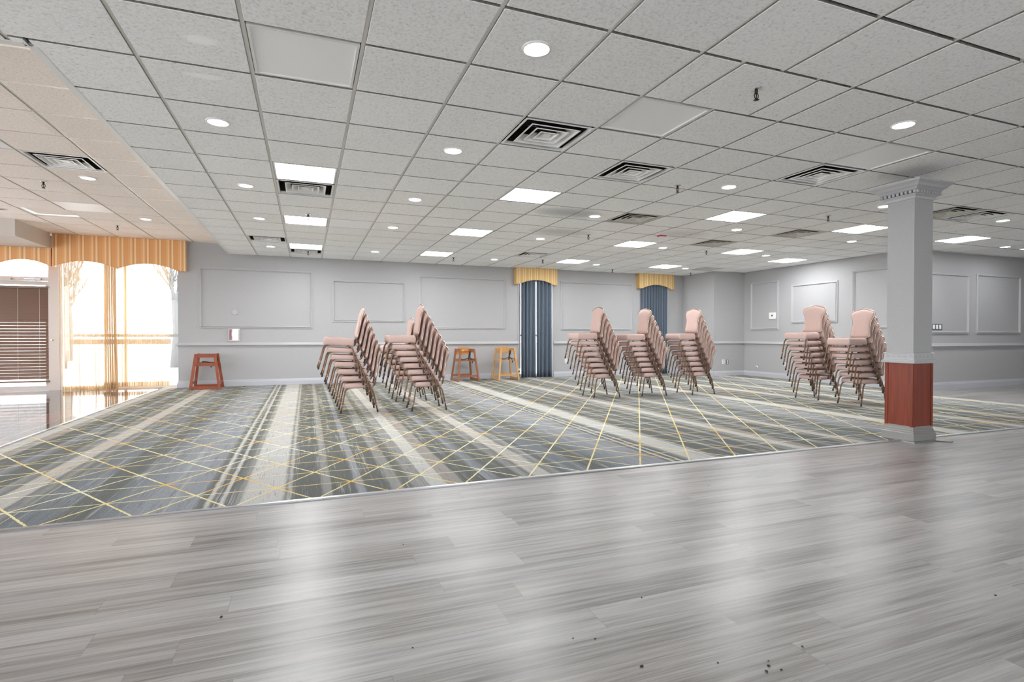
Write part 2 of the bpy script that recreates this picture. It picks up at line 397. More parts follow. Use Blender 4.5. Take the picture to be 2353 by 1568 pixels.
def tile(mb,x0,y0,x1,y1,z):
    x0+=G;y0+=G;x1-=G;y1-=G; e=.0025
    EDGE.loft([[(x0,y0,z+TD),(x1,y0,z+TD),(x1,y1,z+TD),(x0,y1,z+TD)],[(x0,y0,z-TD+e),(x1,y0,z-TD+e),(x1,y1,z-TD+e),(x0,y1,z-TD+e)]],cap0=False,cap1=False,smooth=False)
    mb.loft([[(x0,y0,z-TD+e),(x1,y0,z-TD+e),(x1,y1,z-TD+e),(x0,y1,z-TD+e)],[(x0+e,y0+e,z-TD),(x1-e,y0+e,z-TD),(x1-e,y1-e,z-TD),(x0+e,y1-e,z-TD)]],cap0=False,smooth=False)
iv=lambda v,a,b:max(a,min(b,v))
for j in range(-10,16):
    for i in range(-10,29):
        if (i,j) in FIX: continue
        spans=[(i,i+1)]
        if j==-1 and i in (5,6): spans=[(5,5.5),(5.5,6.5),(6.5,7)] if i==5 else []
        for a,b in spans:
            x0,y0,x1,y1=GX+a*GS,GY+j*GT,GX+b*GS,GY+(j+1)*GT
            if y1<YF-.5: continue
            # clip against the raised bay, the walls
            rects=[(x0,y0,x1,y1)]
            if x0<SX<x1 and y1>SY: rects=[(x0,y0,SX,min(y1,SY)),(SX,y0,x1,y1)]
            elif x1<=SX and y0<SY<y1: rects=[(x0,y0,x1,SY)]
            for (p,q,r,s) in rects:
                s=min(s,YW-.002); r=min(r,XR)
                if p<XBS<r and q>=YBF-.1: r=XBS-.002
                if q<YBF<s and p>XBS-.05: s=YBF-.002
                if p<XRW<r and s>YRW+.15: r=XRW-.002
                if q<YRW<s and p>XRW-.05: s=YRW-.002
                p=max(p,XL)
                if r-p<.05 or s-q<.05 or hide(p,q,r,s): continue
                tile(pln if (i,j) in plain else tl,p,q,r,s,HC)
ceil=struct(tl.build('ceiling',M['tile']))
pln.build('plain_tile',M['plain'],ceil)
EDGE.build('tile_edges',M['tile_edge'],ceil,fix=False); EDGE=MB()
gr=MB()
def bars(x0,y0,x1,y1,z,ox,oy,px,py,skipcells=()):
    k=math.ceil((x0-ox)/px-1e-6)
    while ox+k*px<=x1+1e-6: gr.box(ox+k*px-.0112,y0,z,ox+k*px+.0112,y1,z+.012); k+=1
    k=math.ceil((y0-oy)/py-1e-6)
    while oy+k*py<=y1+1e-6: gr.box(x0,oy+k*py-.0118,z+.0006,x1,oy+k*py-.004,z+.0126); k+=1
bars(SX,YF-.4,XBS,YW,HC,GX,GY,GS,GT); bars(XL,YF-.4,SX,SY,HC,GX,GY,GS,GT); bars(XBS,YF-.4,XRW,YBF,HC,GX,GY,GS,GT); bars(XRW,YF-.4,XR,YRW,HC,GX,GY,GS,GT)
for a in (5.5,6.5): gr.box(GX+a*GS-.0145,GY-GT,HC,GX+a*GS+.0145,GY,HC+.012)
gr.build('ceiling_grid',M['grid'],ceil)
bk=MB(); bk.box(XL,YF-.4,HC+.14,XR,SY,HC+.2); bk.box(SX,SY,HC+.14,XR,YW+.2,HC+.2)
bk.build('ceiling_deck',M['dark'],ceil)
# raised bay on the left
LX,LY=-2.090,5.590; gr=MB(); tl=MB(); OPEN=(-3,7)
for j in range(-4,13):
    for i in range(-8,3):
        x0,y0,x1,y1=LX+i*.611,LY+j*.6055,LX+(i+1)*.611,LY+(j+1)*.6055
        x0=max(x0,XL); x1=min(x1,SX-.0); y0=max(y0,SY); y1=min(y1,YW+.24)
        if x1-x0<.05 or y1-y0<.05 or (i,j)==OPEN: continue
        if (i,j) in ((-2,6),(-2,1),(-1,2)): continue
        tile(tl,x0,y0,x1,y1,LC)
bars(XL,SY,SX,YW+.24,LC,LX,LY,.611,.6055)
ceil2=struct(tl.build('ceiling',M['tile_warm'])); gr.build('ceiling_grid',M['litgrid'],ceil2)
MB().box(XL,SY,LC+.30,SX,YW+.4,LC+.36).build('ceiling_deck',M['plain'],ceil2)
pp=MB(); 
for c in ((-2,6),(-2,1)): tile(pp,LX+c[0]*.611,LY+c[1]*.6055,LX+(c[0]+1)*.611,LY+(c[1]+1)*.6055,LC)
pp.build('plain_tile',M['plain'],ceil2); EDGE.build('tile_edges',M['cream'],ceil2,fix=False); EDGE=MB()
# step between the two ceilings with white angle trim
t=MB(); t.box(SX-.02,SY-.02,HC-.010,SX+.006,YW,LC+.03); t.box(SX-.055,SY-.02,HC+.035,SX-.02,YW,HC+.05); t.box(SX-.02,SY-.02,HC-.012,SX+.026,YW,HC-.006)
t.box(XL,SY-.026,HC-.010,SX-.02,SY,LC+.03); t.box(XL,SY-.05,HC-.012,SX-.03,SY-.02,HC-.006)
struct(t.build('trim_3',M['white']))
# soffit beam
t=MB(); t.box(XL,10.85,2.628,-4.33,12.10,LC+.02); t.box(XL,10.842,2.622,-4.322,12.10,2.640)
struct(t.build('beam',M['cream']))

# mouldings -------------------------------------------------------
def sweep(mb, path, prof):    # path of (x,y) points on plan, prof of (offset to the left of travel, z)
    n=len(path); rings=[]
    for i in range(n):
        p=Vector(path[i]); ds=[]
        if i>0: ds.append((p-Vector(path[i-1])).normalized())
        if i<n-1: ds.append((Vector(path[i+1])-p).normalized())
        nn=[Vector((-d.y,d.x)) for d in ds]
        m=nn[0] if len(nn)==1 else (nn[0]+nn[1])/(1+nn[0].dot(nn[1]))
        rings.append([(p.x+m.x*o,p.y+m.y*o,z) for o,z in prof])
    mb.loft(rings,smooth=False)
RAIL=[(0,.818),(.008,.818),(.010,.830),(.040,.836),(.046,.848),(.030,.853),(.022,.872),(.018,.878),(.018,.886),(.010,.898),(0,.898)]
BASE=[(0,0),(.020,0),(.020,.092),(.014,.100),(.014,.112),(.009,.120),(.006,.137),(0,.137)]
back_r=[(4.84,YW),(-2.364,YW)]        # travel right to left so "left" faces the room
def rev(p): return p[::-1]
runs={'back':[[(W1[0]-.045,YW),(-2.364,YW),(-2.364,YW+.23)],[(W2[0]-.03,YW),(W1[1]+.035,YW)],[(XBS,YBF),(XBS,YW),(W2[1]+.04,YW)]],
      'right':[[(XR,YRW),(XRW,YRW),(XRW,YBF),(XBS,YBF)]]}
n=4
for side,ps in runs.items():
    mb=MB(); mr=MB()
    for p in ps:
        sweep(mb,p,BASE); sweep(mr,p,RAIL)
    struct(mb.build('baseboard_'+side,M['base'])); struct(mr.build('trim_%d'%n,M['trim'])); n+=1
PF=[(0,0),(0,.016),(.008,.019),(.014,.012),(.026,.016),(.034,.030),(.044,.014),(.050,.006),(.050,0)]
def frame_moulding(O,S,N,s0,z0,s1,z1):
    global n
    O=Vector(O);S=Vector(S);N=Vector(N); mb=MB(); rings=[]
    for cs,cz,ds,dz in ((s0,z0,1,1),(s1,z0,-1,1),(s1,z1,-1,-1),(s0,z1,1,-1),(s0,z0,1,1)):
        rings.append([O+S*(cs+ds*a)+Vector((0,0,cz+dz*a))+N*d for a,d in PF])
    mb.loft(rings,False,False,smooth=False)
    struct(mb.build('trim_%d'%n,M['trim'])); n+=1
ex,ey=(1,0,0),(0,1,0)
for s0,z0,s1,z1 in ((-2.0,1.185,.121,2.405),(.519,1.335,2.079,2.246),(2.405,1.19,4.511,2.41),(5.98,1.18,8.10,2.415)):
    frame_moulding((0,YW,0),ex,(0,-1,0),s0,z0,s1,z1)
for s0,z0,s1,z1 in ((9.945,1.188,10.84,2.40),(8.39,1.338,9.59,2.248),(7.0,1.195,8.055,2.41)):
    frame_moulding((XRW,0,0),ey,(-1,0,0),s0,z0,s1,z1)
for s0,z0,s1,z1 in ((11.1,1.08,12.48,2.28),(12.71,1.083,14.21,2.31)):
    frame_moulding((0,YRW,0),ex,(0,-1,0),s0,z0,s1,z1)

# windows and door -------------------------------------------------
def window(name, x0,x1,z0,z1,y, rails=(), fw=.045, mat=None):
    mb=MB(); d=.06
    for a,b,c,e in ((x0,x0+fw,z0,z1),(x1-fw,x1,z0,z1),(x0+fw,x1-fw,z0,z0+fw),(x0+fw,x1-fw,z1-fw,z1)): mb.box(a,y,c,b,y+d,e)
    for kind,p,w,m in rails:
        if kind=='h': mb.box(x0+fw,y,p,x1-fw,y+d,p+w)
        else: mb.box(p,y,z0+fw,p+w,y+d,z1-fw)
    o=struct(mb.build(name,mat or M['alu']))
    MB().box(x0+fw*.5,y+.026,z0+fw*.5,x1-fw*.5,y+.032,z1-fw*.5).build('glass_pane',M['glass'],o)
    return o
w=window('window_1',-4.345,-2.364,0,2.56,YW+.26,[('v',-3.33,.05,0)])
MB().box(-4.30,YW+.252,1.01,-2.40,YW+.31,1.065).build('mid_rail',M['steel'],w)
MB().box(-4.20,YW+.29,.865,-2.55,YW+.33,.965).build('push_bar',M['doorframe'],w)
window('window_2',W1[0],W1[1],W1[2],W1[3],YW+.14,[('h',1.02,.05,0)])
for k,(a,b,c,d) in enumerate(WL_ADDED):
    mb=MB()
    for y0,y1,z0,z1 in ((a,a+.05,c,d),(b-.05,b,c,d),(a+.05,b-.05,c,c+.05),(a+.05,b-.05,d-.05,d),((a+b)/2-.025,(a+b)/2+.025,c+.05,d-.05)): mb.box(XL-.12,y0,z0,XL-.06,y1,z1)
    o=struct(mb.build('window_%d'%(k+4),M['alu'])); MB().box(XL-.093,a+.02,c+.02,XL-.087,b-.02,d-.02).build('glass_pane',M['glass'],o)  # frames and panes of the added left-hand windows
for k,(a,b,c,d) in enumerate(WF_ADDED): window('window_%d'%(k+8),a,b,c,d,YF-.53,[('v',(a+b)/2-.02,.04,0)])  # added fill-light windows behind the camera
window('window_3',W2[0],W2[1],W2[2],W2[3],YW+.14,[('h',1.02,.05,0)])
# glass door with post
YD=12.56
dm=MB(); dm.box(-4.505,YD-.06,0,-4.345,YD+.08,2.56); dm.box(-5.52,YD-.02,2.06,-4.505,YD+.08,2.13); dm.box(-5.60,YD-.06,0,-5.50,YD+.08,2.64); dm.box(-5.50,YD,2.57,-4.505,YD+.06,2.64)
door=struct(dm.build('door_1',M['doorframe']))
lf=MB()
for a,b,c,e in ((-5.49,-5.36,.01,2.05),(-4.57,-4.515,.01,2.05),(-5.36,-4.57,.01,.092),(-5.36,-4.57,1.98,2.05)): lf.box(a,YD,c,b,YD+.045,e)
leaf=lf.build('door_leaf',M['doorframe'],door)
MB().box(-5.37,YD+.02,.08,-4.56,YD+.026,1.99).build('glass_pane',M['glass'],leaf)
cl=MB(); cl.box(-5.30,YD-.07,2.04,-5.06,YD,2.10); cl.bar((-5.1,YD-.08,2.05),(-4.78,YD-.16,2.035),.022,.014); cl.bar((-4.78,YD-.16,2.045),(-4.70,YD-.02,2.075),.02,.012)
cl.build('door_closer',M['doorframe'],door)
cs=MB(); cs.box(-4.87,YD-.05,2.072,-4.62,YD-.02,2.10); cs.build('closer_bracket',M['steel'],door)
ds=MB(); ds.tube([(-4.455,YD-.06,.955),(-4.455,YD-.085,.955)],.014,12); ds.build('door_stop_button',M['white'],door)
th=MB(); th.box(-5.5,YD-.08,0,-4.5,YD+.1,.012); th.build('threshold',M['steel'],door)

MB().box(-5.50,YD+.02,2.12,-4.50,YD+.026,2.58).build('transom_pane',M['glass'],door)
# blind on the door
bl=thing('venetian_blind','brown slatted blind covering the glass of the left entrance door','blind',(-4.93,YD-.055,1.94))
def loc(mb_name,mb,mat,par): 
    o=mb.build(mb_name,mat,par); return o
loc('headrail',MB().box(-.44,-.022,-.028,.425,.02,.012),M['blindslat'],bl)
sl=MB(); zt=-.045; nsl=29; pitch=(1.70)/nsl
for k in range(nsl):
    z=zt-k*pitch; tilt=math.radians(74 if k<11 else 61); hw=.030
    yb,zb=math.cos(tilt)*hw,math.sin(tilt)*hw; sag=.0
    sl.add([(-.44,-yb,z-zb),(.425,-yb,z-zb),(.425,0,z+.0022),(-.44,0,z+.0022),(-.44,yb,z+zb),(.425,yb,z+zb),(-.44,-yb,z-zb-.0025),(.425,-yb,z-zb-.0025),(.425,yb,z+zb-.0025),(-.44,yb,z+zb-.0025)],
           [(0,1,2,3),(3,2,5,4),(6,9,8,7),(0,6,7,1),(4,5,8,9),(0,3,4,9,6),(1,7,8,5,2)])
loc('slats',sl,M['blindslat'],bl)
br=MB().box(-.445,-.022,-1.775,.435,.018,-1.745); loc('bottom_rail',br,M['blindslat'],bl)
for x in (-.36,-.02,.30):
    lc=MB(); lc.tube([(x,-.028,-.03),(x,-.028,-1.75)],.0018,6); loc('ladder_cord',lc,M['white'],bl)

# outdoors
struct(MB().box(-60,YW+.6,-.12,60,70,-.05).build('ground',M['asphalt']))
struct(MB().box(-60,-20,-.12,XL-.25,YW+.6,-.05).build('ground',M['asphalt'])); struct(MB().box(XL-.25,-30,-.12,45,YF-.62,-.05).build('ground',M['asphalt']))
def tree(x,y,h,label,seed):
    rnd=random.Random(seed); t=thing('bare_tree',label,'tree',(x,y,-.05))
    tr=MB(); tr.tube([(0,0,0),(.05,0,h*.25),(-.04,.05,h*.5)],[.16,.12,.09],8); tr.build('trunk',M['bark'],t)
    b=MB()
    def grow(p,d,L,r,dep):
        q=p+d*L; b.tube([p,(p+q)/2+Vector((rnd.uniform(-.08,.08)*L,rnd.uniform(-.08,.08)*L,0)),q],[r,r*.8,r*.6],5)
        if dep==0: return
        for _ in range(3):
            nd=(d+Vector((rnd.uniform(-.2,.2),rnd.uniform(-.9,.9),rnd.uniform(-.3,.6)))).normalized()
            grow(p+d*L*rnd.uniform(.5,1),nd,L*.68,r*.6,dep-1)
    for k in range(5):
        a=k*1.26; grow(Vector((-.04,.05,h*.30+k*h*.045)),Vector((math.cos(a)*.16,math.sin(a)*.6,.9)).normalized(),h*.20,.05,3)
    b.build('branches',M['bark'],t)
tree(-7.42,21.5,5.5,'bare tree outside, seen past the left edge of the sheer curtains',3)
tree(-4.13,21.0,5.0,'bare tree outside, seen past the right edge of the sheer curtains',5)
tree(-9.35,27.8,6.0,'farther bare tree outside behind the left window pane',8)

# ------------------------------------------------------------------ ceiling fixtures
ROWN={0:'front row',4:'front lit row',8:'middle lit row',12:'rear lit row'}
ordn=['leftmost','second from left','third from left','fourth from left','rightmost']
def panel(i,j,on,label,em='panel_on'):
    x0,y0,x1,y1=cellrect(i,j); cx,cy=(x0+x1)/2,(y0+y1)/2
    t=thing('ceiling_light_panel',label,'ceiling light',(cx,cy,HC),0,'square ceiling light panels')
    h=GS/2-.017; k=GT/2-.017; f=MB(); w=.016
    for a,b,c,d in ((-h,-k,h,-k+w),(-h,k-w,h,k),(-h,-k+w,-h+w,k-w),(h-w,-k+w,h,k-w)): f.box(a,b,-.008,c,d,.05)
    f.build('frame',M['white'],t)
    d=MB(); d.box(-h+w,-k+w,.001,h-w,k-w,.012); d.build('diffuser',M[em] if on else M['plain'],t)
PL={(1,4):'lit square ceiling panel, front lit row, leftmost, before a white vent',(5,4):'lit square ceiling panel, front lit row, second from left',(10,4):'lit square ceiling panel, front lit row, third from left',(14,4):'lit square ceiling panel just left of the column top',(18,4):'lit square ceiling panel just right of the column top',
(1,8):'lit square ceiling panel, middle lit row, leftmost',(5,8):'lit square ceiling panel, middle lit row, second from left',(10,8):'lit square ceiling panel, middle lit row, third from left',(14,8):'lit square ceiling panel, middle lit row, fourth from left',(17,9):'lit square ceiling panel nearest the right wall',
(1,12):'lit square ceiling panel, rear lit row, leftmost, next to the wall vent',(5,12):'lit square ceiling panel, rear lit row, second from left',(10,12):'lit square ceiling panel above the first blue-curtained window',(14,12):'lit square ceiling panel before the grey return grille'}
PL[(22,4)]='added fill light panel in the ceiling, unseen, off to the right'  # out of view, added to brighten the right wall
for c in lit: panel(*c,True,PL[c],'panel_fill' if c==(22,4) else 'panel_on')
for c,l in zip(unlit,('unlit square ceiling panel, large, at upper left of the ceiling','unlit square ceiling panel right of the nearest air vent','unlit square ceiling panel before the column top')): panel(*c,False,l)

def downlight(x,y,label,mat='lamp_on',z=None,r=.086):
    z=HC-TD if z is None else z
    t=thing('recessed_downlight',label,'ceiling light',(x,y,z),0,'round recessed downlights')
    MB().lathe([(r*.80,0),(r*.80,-.004),(r*.86,-.010),(r*.97,-.009),(r,-.003),(r,0)],n=32).build('trim_ring',M['white'],t)
    MB().lathe([(r*.02,-.0045),(r*.82,-.0045),(r*.82,-.001),(r*.02,-.001)],n=32).build('lens',M[mat],t)
DL=[(-.632,4.702,'lamp_dim','dim round downlight, nearest in the leftmost row'),(-.616,6.583,'lamp_dim','dim round downlight, second in the leftmost row'),(-.614,8.364,'lamp_dim','dim round downlight, third in the leftmost row'),(-.615,10.936,'lamp_on','bright round downlight at the far end of the leftmost row'),
(1.234,2.848,'lamp_on','largest round downlight, nearest the camera, left of centre'),(1.221,4.677,'lamp_on','round downlight left of the nearest air vent'),(1.231,6.517,'lamp_on','round downlight, third in the row left of centre'),(1.235,8.333,'lamp_on','round downlight, fourth in the row left of centre'),(1.264,10.871,'lamp_on','round downlight, last in the row left of centre'),
(4.339,2.849,'lamp_on','bright round downlight at upper right of the ceiling'),(4.36,4.723,'lamp_on','round downlight left of the vent before the column'),(3.714,6.546,'lamp_on','round downlight left of the middle dusty vent'),(3.716,8.397,'lamp_on','round downlight, fourth in the centre row'),(3.80,11.05,'lamp_on','round downlight, last in the centre row, by the third wall panel'),
(6.855,4.722,'lamp_on','round downlight touching the left edge of the column top'),(6.233,6.582,'lamp_on','round downlight behind the third panel of the front lit row'),(6.234,8.44,'lamp_on','round downlight right of the third panel of the middle lit row'),(6.282,11.0,'lamp_on','round downlight right of the panel above the first window'),
(9.272,4.70,'lamp_on','round downlight right of the column, nearer one'),(8.864,6.675,'lamp_on','round downlight left of the column shaft, below the fourth panel'),(8.81,8.496,'lamp_on','round downlight right of the fourth panel of the middle lit row'),(8.682,10.85,'lamp_on','round downlight beside the grey return grille'),(12.06,6.076,'lamp_on','round downlight right of the column, farther one')]
for x,y,mt,l in DL: downlight(x,y,l,mt)
downlight(-2.393,7.71,'round downlight behind the vent in the raised ceiling','lamp_dim',LC-TD); downlight(-2.383,10.108,'round downlight farthest back in the raised ceiling','lamp_dim',LC-TD)
downlight(-4.20,10.07,'unlit amber round downlight beside the soffit beam','lamp_amber',LC-TD)

def vent(cx,cy,z,hx,hy,label,mat='ventmetal',solid=False):
    t=thing('ceiling_air_vent',label,'air vent',(cx,cy,z),0,'square ceiling air vents')
    h,k=hx-.016,hy-.016
    def ring(mb,s0,z0,s1,z1,th=.004):   # sloping square frame
        a=[(-h*s0,-k*s0,z0),(h*s0,-k*s0,z0),(h*s0,k*s0,z0),(-h*s0,k*s0,z0)]; b=[(-h*s1,-k*s1,z1),(h*s1,-k*s1,z1),(h*s1,k*s1,z1),(-h*s1,k*s1,z1)]
        mb.loft([a,b,[(x,y,q+th) for x,y,q in b],[(x,y,q+th) for x,y,q in a],a],False,False,smooth=False)
    f=MB(); ring(f,1.0,-.010,.94,-.010); ring(f,.94,-.010,.93,.012,.003); f.build('outer_frame',M[mat],t)
    d=MB(); d.box(-h,-k,.14,h,k,.15); 
    for a,b,c,e in ((-h,-k,-h+.004,k),(h-.004,-k,h,k),(-h,-k,h,-k+.004),(-h,k-.004,h,k)): d.box(a,b,.01,c,e,.15)
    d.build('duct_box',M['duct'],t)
    if solid:
        s=MB()
        for q in range(22): 
            y=-k*.9+q*k*1.8/21; s.obox((0,y,.0),(h*.92,0,0),(0,.008,.006),(0,-.001,.0015))
        s.build('grille',M['ventdusty'],t); return t
    for s0,s1 in ((.72,.55),(.49,.34),(.28,.17)):
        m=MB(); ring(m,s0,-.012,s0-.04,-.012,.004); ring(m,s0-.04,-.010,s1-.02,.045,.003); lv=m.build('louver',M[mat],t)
        m=MB(); ring(m,s0-.042,-.003,s1-.022,.050,.002); m.build('louver_shade_back',M['duct'],lv)  # dark backing stands in for the shade inside the vent
    MB().box(-.035,-.035,-.004,.035,.035,.004).build('centre_plate',M[mat],t)
    br=MB(); br.box(-h*.9,-.008,.058,h*.9,.008,.066); br.box(-.008,-k*.9,.058,.008,k*.9,.066); br.build('bracket',M['steel'],t)
    return t
VL={(4,1):('large square air vent, nearest the camera, right of centre','ventmetal'),(6,2):('square air vent behind the unlit panel right of centre','ventmetal'),(9,1):('square air vent next to the unlit panel before the column','ventmetal'),(8,5):('dusty square air vent in the middle of the ceiling','ventdusty'),(12,7):('small dusty square vent far back beside a sprinkler','ventdusty'),(13,5):('dusty square air vent left of the column, behind a sprinkler','ventdusty'),
(14,2):('dusty yellowed vent just right of the column top','ventdusty'),(15,2):('whiter vent adjoining the yellowed one right of the column','ventmetal'),(1,5):('white square air vent behind the leftmost front lit panel','white'),(0,11):('square air vent before the bright downlight near the back wall','ventmetal'),(1,13):('white air vent against the back wall behind a lit panel','white'),(8,11):('white air vent near the first blue-curtained window','ventmetal')}
for c,(l,mt) in VL.items():
    x0,y0,x1,y1=cellrect(*c); vent((x0+x1)/2,(y0+y1)/2,HC,GS/2,GT/2,l,mt)
x0,y0,x1,y1=cellrect(16,12); tg=vent((x0+x1)/2,(y0+y1)/2,HC,GS/2,GT/2,'grey return air grille beside the wall bump-out','ventdusty',True)
vent(LX-.5*.611,LY+2.5*.6055,LC,.3055,.3027,'square air vent in the raised ceiling at left','ventmetal')

def sprinkler(x,y,z,label):
    t=thing('fire_sprinkler',label,'sprinkler',(x,y,z),0,'ceiling fire sprinklers')
    MB().lathe([(.012,0),(.036,0),(.034,-.006),(.014,-.010),(.012,-.010)],n=20).build('escutcheon',M['chrome'],t)
    b=MB(); b.cyl((0,0),.011,-.035,-.008,12); b.tube(smooth_path([(.009,0,-.03),(.016,0,-.042),(.015,0,-.058),(.003,0,-.072)],3),.0035,6); b.tube(smooth_path([(-.009,0,-.03),(-.016,0,-.042),(-.015,0,-.058),(-.003,0,-.072)],3),.0035,6); b.cyl((0,0),.0035,-.07,-.035,8)
    b.build('frame_arms',M['brass'],t)
    MB().lathe([(.004,-.070),(.016,-.074),(.019,-.077),(.004,-.079)],n=16).build('deflector',M['brass'],t)
zt_=HC-TD
for x,y,l in ((2.798,2.787,'fire sprinkler nearest the camera, upper right of the ceiling'),(3.798,4.884,'fire sprinkler right of the vent behind the unlit panel'),(6.679,5.374,'fire sprinkler above the panel left of the column'),(4.301,7.791,'fire sprinkler behind the middle dusty vent'),(7.242,8.436,'fire sprinkler beside the small dusty vent far back'),(4.803,10.733,'fire sprinkler near the first blue-curtained window'),(7.137,11.70,'fire sprinkler near the back wall between the two blue windows'),(9.408,11.549,'fire sprinkler in the nook beside the wall bump-out'),(2.91,11.118,'fire sprinkler near the back wall above the third wall panel'),(.035,11.3,'fire sprinkler between the rear left panel and the wall vent'),(.025,7.828,'fire sprinkler before the middle left lit panel')):
    sprinkler(x,y,zt_,l)
sprinkler(-2.955,8.098,LC-TD,'fire sprinkler in the raised ceiling, nearer one'); sprinkler(-2.971,10.879,LC-TD,'fire sprinkler in the raised ceiling, farther one')
# fire alarm strobe on the ceiling
t=thing('ceiling_strobe','small red and white alarm strobe on the ceiling','alarm',(5.46,7.42,zt_))
MB().box(-.06,-.045,-.018,.06,.045,0).build('base',M['red'],t); MB().lathe([(.012,-.022),(.05,-.022),(.045,-.045),(.012,-.055)],n=20).build('lens',M['plastic'],t)
# ajar tile in the raised ceiling
t=thing('loose_ceiling_tile','ceiling tile left ajar in its opening near the soffit beam','ceiling tile',(LX-2.5*.611+.02,LY+7.5*.6055+.05,LC+.035))
pm=MB(); tile(pm,-.285,-.25,.26,.28,0); o=pm.build('tile_board',M['tile_warm'],t); t.rotation_euler=(math.radians(1.5),math.radians(-2.0),math.radians(3))

# ------------------------------------------------------------------ column
cx0,cy0,cw,cd=5.585,3.553,.275,.262      # near corner, size
col=thing('square_column','grey square column clad in red-brown wood at its base','column',(cx0+cw/2,cy0+cd/2,0))
def cbox(mb,e,z0,z1): return mb.box(-cw/2-e,-cd/2-e,z0,cw/2+e,cd/2+e,z1)
cbox(MB(),0,.86,2.56).build('shaft',M['wall'],col)
def csweep(prof):
    mb=MB(); rings=[]
    for e,z in prof: rings.append([(-cw/2-e,-cd/2-e,z),(cw/2+e,-cd/2-e,z),(cw/2+e,cd/2+e,z),(-cw/2-e,cd/2+e,z)])
    mb.loft(rings,smooth=False); return mb
cap=csweep([(.0,2.40),(.012,2.405),(.014,2.425),(.026,2.437),(.034,2.445),(.036,2.475),(.050,2.485),(.058,2.498),(.080,2.512),(.092,2.530),(.112,2.546),(.120,2.552),(.122,2.568),(.10,2.570)]).build('capital',M['trim'],col)
dn=MB()
for s in range(9):
    for k in (-1,1):
        u=(-.5+ (s+.5)/9)
        dn.box(u*(cw+.1)-.0115,k*(cd/2+.044)-.012,2.448,u*(cw+.1)+.0115,k*(cd/2+.044)+.012,2.474)
        dn.box(k*(cw/2+.044)-.012,u*(cd+.1)-.0115,2.448,k*(cw/2+.044)+.012,u*(cd+.1)+.0115,2.474)
dn.build('dentils',M['trim'],cap)
gp=MB()
for s in range(8):
    for k in (-1,1):
        u=(-.5+(s+1)/9); 
        gp.box(u*(cw+.1)-.007,k*(cd/2+.0375)-.002,2.450,u*(cw+.1)+.007,k*(cd/2+.0375)+.002,2.472); gp.box(k*(cw/2+.0375)-.002,u*(cd+.1)-.007,2.450,k*(cw/2+.0375)+.002,u*(cd+.1)+.007,2.472)
gp.build('dentil_gaps',M['black'],cap)
band=csweep([(.0,.775),(.034,.777),(.036,.792),(.026,.797),(.026,.806),(.018,.812),(.018,.865),(.022,.868),(.022,.876),(.0,.880)]).build('chair_rail_band',M['trim'],col)
sc=MB()
for s in range(5):
    u=(-.5+(s+.5)/5)
    for k in (-1,1):
        pts=[(a*.013*math.cos(a*2),a*.013*math.sin(a*2)*.8) for a in [q*.16 for q in range(12)]]
        sc.tube([(u*(cw+.02)+p,k*(cd/2+.019),.838+z) for p,z in pts],.0026,5); sc.tube([(k*(cw/2+.019),u*(cd+.02)+p,.838+z) for p,z in pts],.0026,5)
sc.build('carved_scrolls',M['trim'],band)
cbox(MB(),.006,.14,.785).build('wood_cladding',M['panelwood'],col)
ct=MB(); e=.006
for sx in (-1,1):
    for sy in (-1,1):
        x=sx*(cw/2+e); y=sy*(cd/2+e)
        ct.box(min(x,x-sx*.028),y-.006 if sy<0 else y,.145,max(x,x-sx*.028),y if sy<0 else y+.006,.78)
        ct.box(x-.006 if sx<0 else x,min(y,y-sy*.028),.145,x if sx<0 else x+.006,max(y,y-sy*.028),.78)
ct.build('corner_strips',M['panelwood'],col)
csweep([(.030,.012),(.030,.078),(.022,.086),(.022,.096),(.015,.104),(.015,.118),(.009,.126),(.009,.150),(.0,.152)]).build('plinth',M['plinth'],col)
csweep([(.052,.0),(.052,.006),(.034,.013),(.02,.013)]).build('base_plate',M['steel'],col)

# ------------------------------------------------------------------ cornice valances, curtains
def valance(name,label,x0,x1,yf,zt,arches,flat,matk,depth=.115,zlow=2.30,zhigh=2.42):
    t=thing(name,label,'valance',((x0+x1)/2,yf,0)); c=(x0+x1)/2; h=(x1-x0)/2
    def zb(x):
        xx=x-x0
        if xx<flat[0] or x1-x<flat[1]: return zlow
        span=(x1-x0-flat[0]-flat[1])/arches; f=((xx-flat[0])/span)%1.0
        return zlow+(zhigh-zlow)*math.sin(PI*f)**.85
    N=64; xs=[x0+(x1-x0)*k/N for k in range(N+1)]; rings=[]
    for x in xs:
        z=zb(x); lx=x-c
        rings.append([(lx,.006,z),(lx,-.004,z+.008),(lx,-.006,z+.04),(lx,-.006,zt-.04),(lx,-.002,zt),(lx,.026,zt),(lx,.026,z)])
    mb=MB(); mb.loft(rings,smooth=False); mb.build('front_board',M[matk],t)
    for k in (-1,1):
        r=MB(); xx=k*h; r.box(min(xx,xx-k*.02),.02,zlow,max(xx,xx-k*.02),depth,zt); r.build('side_return',M[matk],t)
    MB().box(-h,.02,zt-.02,h,depth,zt-.004).build('top_board',M[matk],t)
    p=MB(); p.tube([(x-c,.001,zb(x)) for x in xs],.0045,6); p.build('piping',M[matk],t)
    return t
valance('cornice_valance','long warm-lit gold striped cornice valance with two arches over the sheer curtains',-4.315,-2.21,12.15,LC-.012,2,(.0,.13),'valance_l',.118,2.295,2.418)
valance('cornice_valance','warm-lit gold striped cornice valance over the entrance door, under the soffit',-5.95,-4.335,12.15,LC-.28,2,(.0,.0),'valance_l',.118,2.295,2.410)
valance('cornice_valance','gold striped cornice valance above the first blue-curtained window',4.725,5.825,12.13,HC-.012,1,(.10,.09),'valance_r',.138,2.295,2.405)
valance('cornice_valance','gold striped cornice valance above the second blue-curtained window',8.22,9.33,12.13,HC-.012,1,(.10,.09),'valance_r',.138,2.295,2.405)

